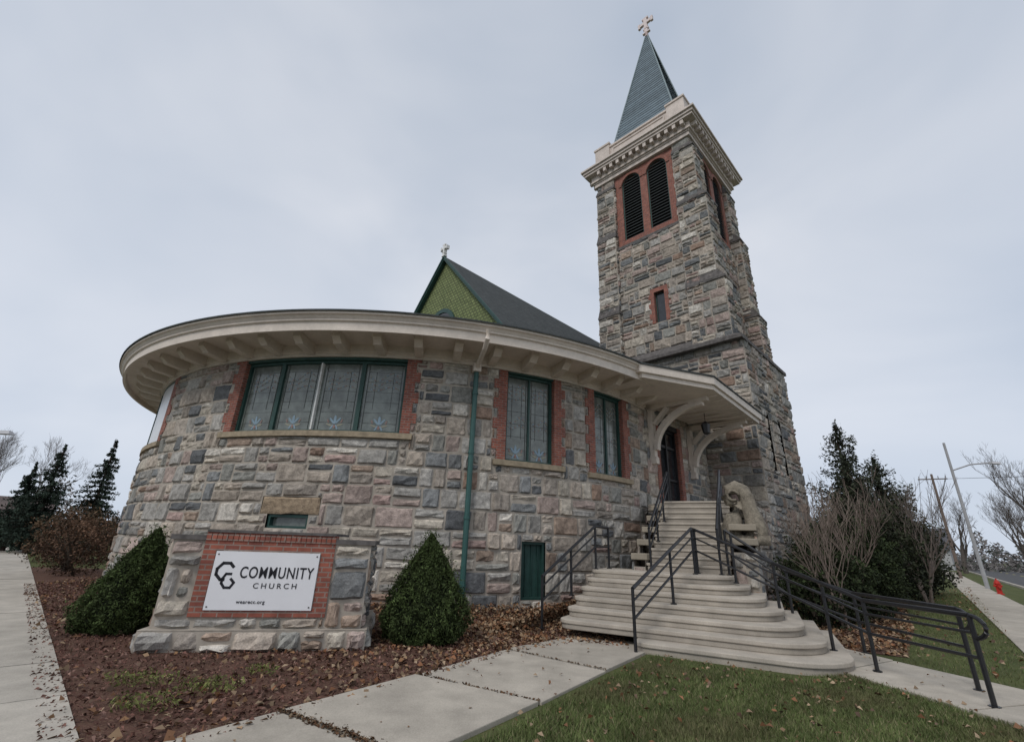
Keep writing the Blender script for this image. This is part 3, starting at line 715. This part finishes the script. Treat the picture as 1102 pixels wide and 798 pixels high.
# ---------------- scattered cards
def inpoly(P,poly):
    x,y=P[:,0],P[:,1]; r=np.zeros(len(P),bool); n=len(poly)
    for i in range(n):
        x1,y1=poly[i];x2,y2=poly[(i+1)%n]
        c=((y1>y)!=(y2>y))&(x<(x2-x1)*(y-y1)/(y2-y1+1e-12)+x1); r^=c
    return r
def mesh_np(name,V,F,C,m,parent=None):
    me=bpy.data.meshes.new(name); nv,nf,k=len(V),len(F),F.shape[1]
    me.vertices.add(nv); me.vertices.foreach_set('co',V.astype(np.float32).ravel())
    me.loops.add(nf*k); me.loops.foreach_set('vertex_index',F.astype(np.int32).ravel())
    me.polygons.add(nf); me.polygons.foreach_set('loop_start',np.arange(0,nf*k,k,dtype=np.int32))
    me.update(calc_edges=True)
    ca=me.color_attributes.new('Col','FLOAT_COLOR','CORNER'); a=np.ones((nf,k,4),np.float32); a[:,:,:3]=C[:,None,:]; ca.data.foreach_set('color',a.ravel())
    me.materials.append(m); o=bpy.data.objects.new(name,me); link(o,parent); return o
def cards(name,P,size,C,m,flat=.0,aspect=.7,parent=None,nrm_=None):
    n=len(P); a=rng.normal(size=(n,3)); 
    if flat: a[:,2]*=(1-flat)
    a/=np.linalg.norm(a,axis=1)[:,None]; t=rng.normal(size=(n,3)); 
    if flat: t[:,2]*=(1-flat)
    t-=a*np.sum(a*t,1)[:,None]; t/=np.linalg.norm(t,axis=1)[:,None]
    s=size*rng.uniform(.55,1.4,n)[:,None]
    V=np.stack([P-a*s*.5,P+t*s*.5*aspect,P+a*s*.5,P-t*s*.5*aspect],1)
    if flat: V[:,1,2]+=rng.uniform(0,1,n)*s[:,0]*.35; V[:,3,2]+=rng.uniform(0,1,n)*s[:,0]*.35
    F=np.arange(n*4).reshape(n,4); return mesh_np(name,V.reshape(-1,3),F,C,m,parent)
leafpal=np.array([(.22,.125,.065),(.28,.185,.11),(.17,.09,.05),(.34,.25,.165),(.22,.155,.10),(.24,.115,.06),(.13,.085,.06)])
def leafcols(n): return leafpal[rng.integers(0,len(leafpal),n)]*rng.uniform(.7,1.25,(n,1))
def wallr(P): return np.hypot(P[:,0]-Cx,P[:,1]-Cy)
P=np.column_stack([rng.uniform(-14,3,90000),rng.uniform(4,18,90000)]); P=P[inpoly(P,bedp)&(wallr(P)>Rr)]
clump=.6+.4*np.sin(P[:,0]*2.3+np.sin(P[:,1]*3))*np.sin(P[:,1]*2.9+1)
dens=np.clip(.34+.75*(P[:,0]+4.2)/4,.14,1.)*np.clip((14.4-wallr(P)+4)/4,.35,1)*np.clip(clump+.3*(P[:,0]>-2),.25,1); P=P[rng.uniform(size=len(P))<dens]
z=rng.uniform(.01,.05,len(P))+np.clip(1.2-(wallr(P)-Rr),0,1.2)*.14*rng.uniform(.2,1,len(P))
cards('fallen_leaves',np.column_stack([P,z]),.075,leafcols(len(P)),M_leaf,flat=.7)
n=8000; tt=rng.uniform(0,1,n); off=np.abs(rng.normal(0,.45,n)); bx=.55+tt*1.6-off*.9; by=10.2+tt*3.6-off*.2
cards('fallen_leaves',np.column_stack([bx,by,.03+rng.uniform(0,1,n)*.3*np.exp(-off*2)]),.08,leafcols(n),M_leaf,flat=.55)
P=np.column_stack([rng.uniform(4,14,26000),rng.uniform(8,22,26000)]); P=P[inpoly(P,bed2)]; 
cards('fallen_leaves',np.column_stack([P,rng.uniform(.01,.06,len(P))]),.085,leafcols(len(P)),M_leaf,flat=.7)
lawn=[(-1.85,2.4),(2.4,8.4),(4.0,7.3),(5.0,7.6),(5.6,4.5),(4,1.5)]
lawn2=[(6.5,8.5),(7.2,6.9),(30,32),(16,21)]
P=np.column_stack([rng.uniform(-2,8,5200),rng.uniform(1.5,9,5200)]); P=P[inpoly(P,lawn)]; cl=.5+.5*np.sin(P[:,0]*3+P[:,1])*np.sin(P[:,1]*3.7+1); P=P[rng.uniform(size=len(P))<np.clip(.15+(P[:,1]-4.2)*.3,.15,1)*cl]
cards('fallen_leaves',np.column_stack([P,rng.uniform(.03,.06,len(P))]),.055,leafcols(len(P))*.95,M_leaf,flat=.6)
P=np.column_stack([rng.uniform(-4,6.5,330),rng.uniform(3.5,10,330)])
cards('fallen_leaves',np.column_stack([P,np.full(len(P),.05)]),.045,leafcols(len(P)),M_leaf,flat=.8)
def joint(a,c,n,w=.04):
    t_=rng.uniform(0,1,n)[:,None]; P=np.array(a)[None]*(1-t_)+np.array(c)[None]*t_+rng.normal(0,w,(n,2))
    cards('joint_debris',np.column_stack([P,np.full(n,.043)]),.035,leafcols(n)*.55,M_leaf,flat=.8)
joint(UL[1],LR[1],500,.035); joint(UL[2],LR[2],160,.02); joint(UL[3],LR[3],90,.015)
P=np.column_stack([rng.uniform(6,30,5000),rng.uniform(6,32,5000)]); P=P[inpoly(P,lawn2)]
cards('fallen_leaves',np.column_stack([P,rng.uniform(.03,.07,len(P))]),.08,leafcols(len(P)),M_leaf,flat=.7)
P=np.column_stack([rng.uniform(-14,2,70000),rng.uniform(4,17,70000)]); P=P[inpoly(P,bedp)&(wallr(P)>Rr)]
mc=np.array([(.13,.065,.05),(.18,.09,.07),(.08,.045,.035),(.21,.125,.10)])[rng.integers(0,4,len(P))]*rng.uniform(.7,1.2,(len(P),1))
cards('mulch_chips',np.column_stack([P,rng.uniform(.008,.035,len(P))]),.055,mc,M_leaf,flat=.5,aspect=.35)
def blades(name,poly,n,h,bx,cols):
    P=np.column_stack([rng.uniform(bx[0],bx[1],n),rng.uniform(bx[2],bx[3],n)]); P=P[inpoly(P,poly)]; n=len(P)
    a=rng.uniform(0,6.283,n); d=np.column_stack([np.cos(a),np.sin(a)])*.005; hh=h*rng.uniform(.5,1.3,n); ln=rng.normal(size=(n,2))*.024*(h/.05)
    V=np.zeros((n,3,3)); V[:,0,:2]=P-d;V[:,1,:2]=P+d;V[:,2,:2]=P+ln;V[:,2,2]=hh
    C=cols[rng.integers(0,len(cols),n)]*rng.uniform(.75,1.3,(n,1))
    pt=np.sin(P[:,0]*2.1+np.sin(P[:,1]*1.7))*np.sin(P[:,1]*2.7)
    patchy=.9+.2*pt+.15*np.sin(P[:,0]*7+P[:,1]*3)*np.sin(P[:,1]*8); C=C*patchy[:,None]
    w_=np.clip(-pt*.5,0,.4)[:,None]; C=C*(1-w_)+np.array([[.17,.15,.08]])*w_
    return mesh_np(name,V.reshape(-1,3),np.arange(n*3).reshape(n,3),C,M_leaf)
gc=np.array([(.11,.14,.05),(.13,.16,.058),(.09,.12,.042),(.20,.18,.10),(.115,.145,.052)])
blades('grass',lawn,230000,.055,(-2,6,1.5,9),gc)
blades('grass',lawn2,100000,.06,(6,24,6.5,26),gc)
for (x,y,r_,nn_) in((-4.0,6.0,.3,330),(-3.15,5.85,.28,330),(-3.4,5.25,.24,260),(-2.9,6.5,.15,120)):
    n=nn_; a=rng.uniform(0,6.283,n); q=np.sqrt(rng.uniform(0,1,n))*r_; Pc=np.column_stack([x+q*np.cos(a)*1.3,y+q*np.sin(a)*.8,rng.uniform(.02,.12,n)])
    cards('weed_clump',Pc,.05,np.array([(.14,.15,.05)])*rng.uniform(.6,1.4,(n,1)),M_leaf,flat=.2,aspect=.3)
# ---------------- shrubs
def yew(name,x,y,h,rb,lean=(0,0)):
    root=B(); tube(root,[(x,y,0),(x+lean[0]*.3,y+lean[1]*.3,h*.6)],[.06,.02],6,(.09,.06,.04)); 
    ro=root.build(name,M_bark)
    n=34000; t=rng.uniform(0,1,n)**1.25; a=rng.uniform(0,6.283,n)
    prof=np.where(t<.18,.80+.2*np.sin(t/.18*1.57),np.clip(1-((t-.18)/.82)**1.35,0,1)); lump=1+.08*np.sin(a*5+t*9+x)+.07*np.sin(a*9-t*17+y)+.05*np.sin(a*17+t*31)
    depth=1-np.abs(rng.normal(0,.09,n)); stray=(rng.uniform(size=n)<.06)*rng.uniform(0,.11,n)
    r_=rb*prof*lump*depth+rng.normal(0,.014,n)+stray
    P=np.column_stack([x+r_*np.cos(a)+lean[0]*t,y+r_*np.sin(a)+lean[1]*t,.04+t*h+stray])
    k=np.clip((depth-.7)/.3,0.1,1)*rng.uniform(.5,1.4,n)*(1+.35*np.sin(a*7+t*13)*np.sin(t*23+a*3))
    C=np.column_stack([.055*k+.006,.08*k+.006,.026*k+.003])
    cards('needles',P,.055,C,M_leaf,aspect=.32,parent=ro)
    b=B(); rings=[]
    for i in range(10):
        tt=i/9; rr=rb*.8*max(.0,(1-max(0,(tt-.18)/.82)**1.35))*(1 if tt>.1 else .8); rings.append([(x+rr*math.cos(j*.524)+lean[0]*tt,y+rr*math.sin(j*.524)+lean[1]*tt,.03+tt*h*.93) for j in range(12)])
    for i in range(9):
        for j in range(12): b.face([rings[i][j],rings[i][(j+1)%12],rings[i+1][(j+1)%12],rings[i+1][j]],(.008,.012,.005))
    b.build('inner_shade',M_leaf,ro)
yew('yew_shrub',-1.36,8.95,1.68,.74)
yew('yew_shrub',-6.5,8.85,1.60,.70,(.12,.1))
def bush(name,blobs,n,size,col,core=.7,root_c=(.05,.04,.03)):
    tot=sum(b_[3]*b_[4]*b_[5] for b_ in blobs); Ps=[];Cs=[]
    root=B()
    for (x,y,z,rx,ry,rz) in blobs:
        m=int(n*rx*ry*rz/tot); d=rng.normal(size=(m,3)); d/=np.linalg.norm(d,axis=1)[:,None]
        rr=rng.uniform(.45,1.,m)**.5
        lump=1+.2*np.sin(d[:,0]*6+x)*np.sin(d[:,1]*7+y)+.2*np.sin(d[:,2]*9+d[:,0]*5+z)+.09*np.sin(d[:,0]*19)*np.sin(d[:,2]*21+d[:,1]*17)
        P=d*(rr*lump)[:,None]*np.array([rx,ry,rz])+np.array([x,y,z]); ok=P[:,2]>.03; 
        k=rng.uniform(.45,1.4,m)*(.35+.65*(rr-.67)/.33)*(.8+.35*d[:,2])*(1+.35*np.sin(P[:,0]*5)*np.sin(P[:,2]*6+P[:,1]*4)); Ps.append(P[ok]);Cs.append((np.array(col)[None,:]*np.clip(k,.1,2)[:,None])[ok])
        for q in range(7): 
            a_=R_(0,6.28); tube(root,[(x,y,0),(x+rx*.5*math.cos(a_),y+ry*.5*math.sin(a_),z),(x+rx*.9*math.cos(a_),y+ry*.9*math.sin(a_),z+rz*.6)],[.04,.02,.008],4,root_c)
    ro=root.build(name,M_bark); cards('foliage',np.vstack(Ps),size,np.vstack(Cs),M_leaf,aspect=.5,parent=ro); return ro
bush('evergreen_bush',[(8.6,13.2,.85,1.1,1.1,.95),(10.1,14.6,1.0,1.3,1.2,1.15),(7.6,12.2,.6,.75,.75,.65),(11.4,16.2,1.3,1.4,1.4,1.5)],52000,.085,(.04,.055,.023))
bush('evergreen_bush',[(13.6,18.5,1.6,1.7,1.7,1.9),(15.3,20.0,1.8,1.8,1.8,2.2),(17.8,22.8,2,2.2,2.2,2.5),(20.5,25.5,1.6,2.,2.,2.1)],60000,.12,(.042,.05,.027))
bush('brown_shrub',[(-15.5,18.1,.8,1.0,1.0,1.0),(-17.2,19.6,1.0,1.2,1.2,1.2)],5500,.09,(.17,.10,.065))
bush('brown_shrub',[(-22,25.5,1.1,2,2,1.5)],7000,.13,(.13,.085,.05))
# trees
def grow(b,p,d,L,r,depth,spread,col,up=.1,minr=.006):
    segs=3; pts=[p];rs=[r]; q=p.copy(); dd=d.copy()
    for i in range(segs):
        dd=(dd+Vector((R_(-1,1),R_(-1,1),R_(-.6,1)))*.13+Vector((0,0,up*.5))).normalized(); q=q+dd*(L/segs); pts.append(q.copy()); rs.append(r*(1-.32*(i+1)/segs))
    tube(b,pts,rs,6 if depth>3 else (4 if depth>1 else 3),col,caps=False)
    if depth==0: return
    for k in range(random.choice((2,3,3)) if depth>1 else 3):
        v=(dd+Vector((R_(-1,1),R_(-1,1),R_(-.5,.9)))*spread).normalized()
        s=random.choice((1,2,3)) if k else 3
        grow(b,pts[s],v,L*R_(.62,.85),max(minr,rs[s]*R_(.5,.75)),depth-1,spread,col,up)
def bare_tree(name,x,y,h,depth=6,r=.18,spread=.75,col=(.11,.09,.08),stems=1,L=None,minr=.01,sp0=.6):
    b=B()
    for s in range(stems):
        d=Vector((0,0,1)) if stems==1 else Vector((R_(-sp0,sp0),R_(-sp0,sp0),1)).normalized()
        grow(b,Vector((x+R_(-.1,.1)*(stems>1),y+R_(-.1,.1)*(stems>1),0)),d,L or h*.27,r,depth,spread,col,minr=minr)
    return b.build(name,M_bark)
bare_tree('bare_shrub',8.0,11.9,3.6,depth=4,r=.032,spread=.6,col=(.19,.15,.125),stems=6,L=1.15,minr=.004,sp0=.5)
bare_tree('bare_shrub',9.5,13.4,3.4,depth=4,r=.032,spread=.6,col=(.17,.13,.11),stems=4,L=1.2,minr=.004,sp0=.5)
bare_tree('bare_shrub',15.6,18.4,5.4,depth=4,r=.05,spread=.55,col=(.15,.12,.105),stems=6,L=1.6,minr=.007,sp0=.5)
bt=bare_tree('bare_tree',0,0,11,depth=7,r=.24,spread=.7,minr=.014)
bt.location=(-46,42,0)
def inst(src,name,x,y,s,rz):
    o=bpy.data.objects.new(name,src.data); o.location=(x,y,0); o.scale=(s,s,s); o.rotation_euler=(0,0,rz); link(o)
inst(bt,'bare_tree',-56,56,1.2,2); inst(bt,'bare_tree',-70,62,1.3,4); inst(bt,'bare_tree',-36,33,.8,5)
bt2=bare_tree('bare_tree',0,0,12,depth=7,r=.26,spread=.6,col=(.10,.085,.075),minr=.014); bt2.location=(58,50,0)
for (x,y,s,r_) in((41,35.5,1.1,1),(75,70,1.2,2.2),(62,66,1.1,3),(50,62,1.0,5),(40,58,.9,.6),(90,82,1.4,1.5),(66,57,1.2,.3)): inst(bt2 if s>1 else bt,'bare_tree',x,y,s,r_)
def spruce(name,x,y,h,rb,dens=1.,col=(.022,.035,.022),irr=.15,size=.2):
    b=B(); tube(b,[(x,y,0),(x,y,h)],[.16,.02],6,(.07,.05,.04)); Ps=[];Cs=[]
    z=.5
    while z<h:
        t=z/h; nb=int(9*(1-t)+4)
        for k in range(nb):
            a=R_(0,6.283); L=rb*(1-t)**(.85 if irr<.3 else .6)*R_(1-irr*2,1+irr); m=int(60*dens*L/rb+14)
            s=rng.uniform(.05,1,m)*L; dz=-.25*s+.12*s*s/max(L,.1)
            if irr>.3: dz=.35*s
            w=(.10+.28*(1-s/L))*L*.35; off=rng.normal(0,1,m)*w*.6
            Ps.append(np.column_stack([x+s*math.cos(a)-off*math.sin(a),y+s*math.sin(a)+off*math.cos(a),z+dz+rng.normal(0,.07 if irr<.3 else .16,m)]))
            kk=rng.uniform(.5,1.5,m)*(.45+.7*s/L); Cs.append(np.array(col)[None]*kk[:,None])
            tube(b,[(x,y,z),(x+L*.8*math.cos(a),y+L*.8*math.sin(a),z+(-.15 if irr<.3 else .3)*L)],[.03,.01],3,(.05,.04,.03),caps=False)
        z+=h/26*R_(.7,1.2)
    o=b.build(name,M_bark); cards('needles',np.vstack(Ps),size,np.vstack(Cs),M_leaf,aspect=.35,parent=o)
spruce('spruce_tree',-30.5,31.5,6.9,2.2,1.5,(.035,.05,.037)); spruce('spruce_tree',-29.3,34.0,7.9,2.2,1.5,(.035,.05,.037)); spruce('spruce_tree',-33.5,33.0,5.8,2.,1.5,(.035,.05,.037))
ec=(.04,.047,.03)
spruce('evergreen_tree',17.2,23.4,8.0,2.3,2.2,ec,.34,.17); spruce('evergreen_tree',19.8,24.6,6.6,2.1,2.,ec,.34,.17); spruce('evergreen_tree',16.2,21.8,5.6,1.9,1.9,ec,.34,.17)
n=80000; a=rng.uniform(-1.25,1.25,n); dd=rng.uniform(120,190,n); hgt=5.5+3.0*np.sin(a*23)+2.2*np.sin(a*57+1)+1.6*np.sin(a*131)+1*np.sin(a*293)
zz=rng.uniform(0,1,n)**1.6*np.clip(hgt,3,20)
kk=rng.uniform(.6,1.4,(n,1)); C=np.where(rng.uniform(size=(n,1))<.8,np.array([[.19,.175,.17]]),np.array([[.10,.11,.095]]))*kk
cards('distant_trees',np.column_stack([dd*np.sin(a),dd*np.cos(a),zz]),.9,C,M_leaf,aspect=.35)
# ---------------- street furniture
def pole(name,x,y,h,r_,col,arm=None,cross_=False):
    b=B(); tube(b,[(x,y,0),(x,y,h)],[r_,r_*.65],8,col)
    if arm:
        ax,ay,az=arm; tube(b,[(x,y,az),(x+ax*.5,y+ay*.5,az+.35),(x+ax,y+ay,az+.4)],.05,6,(.4,.4,.42)); hexa(b,[(x+ax-.1,y+ay-.2,az+.3),(x+ax+.5,y+ay-.2,az+.3),(x+ax+.5,y+ay+.1,az+.3),(x+ax-.1,y+ay+.1,az+.3),(x+ax-.1,y+ay-.15,az+.45),(x+ax+.4,y+ay-.15,az+.45),(x+ax+.4,y+ay,az+.45),(x+ax-.1,y+ay,az+.45)],(.5,.5,.52))
    if cross_:
        tube(b,[(x-1,y+.6,h-.5),(x+1,y-.6,h-.5)],.06,5,col)
        for k in(-.9,-.4,.4,.9): tube(b,[(x+k,y-.6*k,h-.5),(x+k,y-.6*k,h-.2)],.04,5,(.3,.3,.32))
    return b.build(name,M_attr)
pole('street_lamp',30.2,31,9.2,.11,(.36,.36,.37),arm=(1.6,-1.2,7.3))
pole('utility_pole',43.5,47,9.8,.15,(.16,.12,.1),cross_=True)
pole('street_lamp',-22.4,19.6,5.3,.06,(.2,.2,.2),arm=(.3,.2,5.0))
b=B()
for k in(-.9,0,.9):
    p0=Vector((43.5+k,47-.6*k,9.3)); p1=Vector((95+k,108,10)); pts=[]
    for i in range(9):
        t_=i/8; p=p0.lerp(p1,t_); p.z-=1.0*math.sin(math.pi*t_); pts.append(p)
    tube(b,pts,.02,4,(.03,.03,.03))
    p1=Vector((70+k,20,10.5)); pts=[]
    for i in range(13):
        t_=i/12; p=p0.lerp(p1,t_); p.z-=.8*math.sin(math.pi*t_); pts.append(p)
    if k<.5: tube(b,pts,.015,4,(.05,.05,.05))
b.build('power_lines',M_attr)
def hydrant(x,y):
    b=B(); c=(.45,.03,.02)
    tube(b,[(x,y,0),(x,y,.05)],.17,12,c);tube(b,[(x,y,.05),(x,y,.55)],.11,12,c);tube(b,[(x,y,.5),(x,y,.56)],.15,12,c)
    tube(b,[(x,y,.56),(x,y,.66),(x,y,.72)],[.13,.09,.03],12,c);tube(b,[(x,y,.72),(x,y,.78)],.03,6,c)
    tube(b,[(x-.2,y,.42),(x+.2,y,.42)],.055,8,c);tube(b,[(x,y,.38),(x-.1,y-.2,.38)],.07,8,c)
    b.build('fire_hydrant',M_attr)
hydrant(26.2,26.3)
def house(name,x,y,w,d,h,rz,wall,roof):
    b=B(); c,s=math.cos(rz),math.sin(rz)
    def q(a,e_,z): return (x+a*c-e_*s,y+a*s+e_*c,z)
    hexa(b,[q(-w,-d,0),q(w,-d,0),q(w,d,0),q(-w,d,0),q(-w,-d,h),q(w,-d,h),q(w,d,h),q(-w,d,h)],wall)
    for sg in(-1,1):
        b.face([q(-w-.4,sg*(d+.5),h-.2),q(w+.4,sg*(d+.5),h-.2),q(w+.4,0,h+d*.7),q(-w-.4,0,h+d*.7)],roof); b.face([q(sg*w,-d,h),q(sg*w,d,h),q(sg*w,0,h+d*.68)],wall)
    for k in(-.6,0,.6):
        b.face([q(k*w-.5,-d-.03,1),q(k*w+.5,-d-.03,1),q(k*w+.5,-d-.03,2.3),q(k*w-.5,-d-.03,2.3)],(.04,.045,.05))
        hexa(b,[q(k*w-.6,-d-.06,.88),q(k*w+.6,-d-.06,.88),q(k*w+.6,-d,.88),q(k*w-.6,-d,.88),q(k*w-.6,-d-.06,.98),q(k*w+.6,-d-.06,.98),q(k*w+.6,-d,.98),q(k*w-.6,-d,.98)],(.6,.6,.6))
    b.build(name,M_attr)
house('house',-70,65,6,4,2.6,.7,(.3,.24,.2),(.13,.10,.09)); house('house',74,92,8,5,3.5,-.8,(.4,.4,.4),(.08,.08,.09))
house('house',50,78,7,5,3.2,-.8,(.5,.48,.45),(.07,.07,.08))
# ---------------- world, sun
w=bpy.data.worlds.new('World'); scene.world=w; w.use_nodes=True; nt=w.node_tree
bg=nt.nodes['Background']; sky=N(nt,'ShaderNodeTexSky',sky_type='NISHITA'); sky.sun_disc=False
tc=N(nt,'ShaderNodeTexCoord'); mp=N(nt,'ShaderNodeMapping'); mp.inputs['Scale'].default_value=(1,1,1.8); nt.links.new(tc.outputs['Generated'],mp.inputs['Vector'])
nz=N(nt,'ShaderNodeTexNoise'); nz.inputs['Scale'].default_value=1.7;nz.inputs['Detail'].default_value=4;nz.inputs['Roughness'].default_value=.45;nz.inputs['Distortion'].default_value=.5
nt.links.new(mp.outputs[0],nz.inputs['Vector'])
cr=N(nt,'ShaderNodeValToRGB'); el=cr.color_ramp.elements; el[0].position=.3;el[0].color=(.475,.54,.645,1);el[1].position=.68;el[1].color=(.67,.705,.775,1)
nt.links.new(nz.outputs['Fac'],cr.inputs['Fac'])
sx=N(nt,'ShaderNodeSeparateXYZ'); nt.links.new(tc.outputs['Generated'],sx.inputs[0])
mr=N(nt,'ShaderNodeMapRange'); mr.inputs['From Min'].default_value=0;mr.inputs['From Max'].default_value=.9;mr.inputs['To Min'].default_value=11.9;mr.inputs['To Max'].default_value=9.6
nt.links.new(sx.outputs['Z'],mr.inputs['Value'])
vm=N(nt,'ShaderNodeVectorMath',operation='SCALE'); nt.links.new(cr.outputs[0],vm.inputs[0]); nt.links.new(mr.outputs[0],vm.inputs['Scale'])
mx=N(nt,'ShaderNodeMix',data_type='RGBA'); mx.inputs[0].default_value=.95; nt.links.new(sky.outputs[0],mx.inputs[6]); nt.links.new(vm.outputs[0],mx.inputs[7])
nt.links.new(mx.outputs[2],bg.inputs['Color']); bg.inputs['Strength'].default_value=.1
sl_=bpy.data.lights.new('sun','SUN'); sl_.energy=1.5; sl_.angle=math.radians(20); sl_.color=(1,.96,.91)
so=bpy.data.objects.new('sun',sl_); link(so)
sd=Vector((-.42,-.58,.8)).normalized(); so.rotation_euler=sd.to_track_quat('Z','Y').to_euler()
sky.sun_rotation=math.atan2(sd.x,sd.y); sky.sun_elevation=math.asin(sd.z)
# ---------------- camera
cam=bpy.data.cameras.new('camera'); co=bpy.data.objects.new('camera',cam); link(co)
cam.sensor_fit='HORIZONTAL'; cam.sensor_width=36; cam.lens=16.0; cam.clip_end=2000; cam.clip_start=.05
p=math.radians(20.8); rl=math.radians(2.1)
r0=Vector((1,0,0));u0=Vector((0,-math.sin(p),math.cos(p)));fw=Vector((0,math.cos(p),math.sin(p)))
Rv=r0*math.cos(rl)+u0*math.sin(rl);Uv=-r0*math.sin(rl)+u0*math.cos(rl)
m=Matrix((( Rv.x,Uv.x,-fw.x,0),(Rv.y,Uv.y,-fw.y,0),(Rv.z,Uv.z,-fw.z,1.6),(0,0,0,1)))
co.matrix_world=m; scene.camera=co
scene.view_settings.view_transform='Standard'; scene.view_settings.look='None'; scene.view_settings.exposure=0
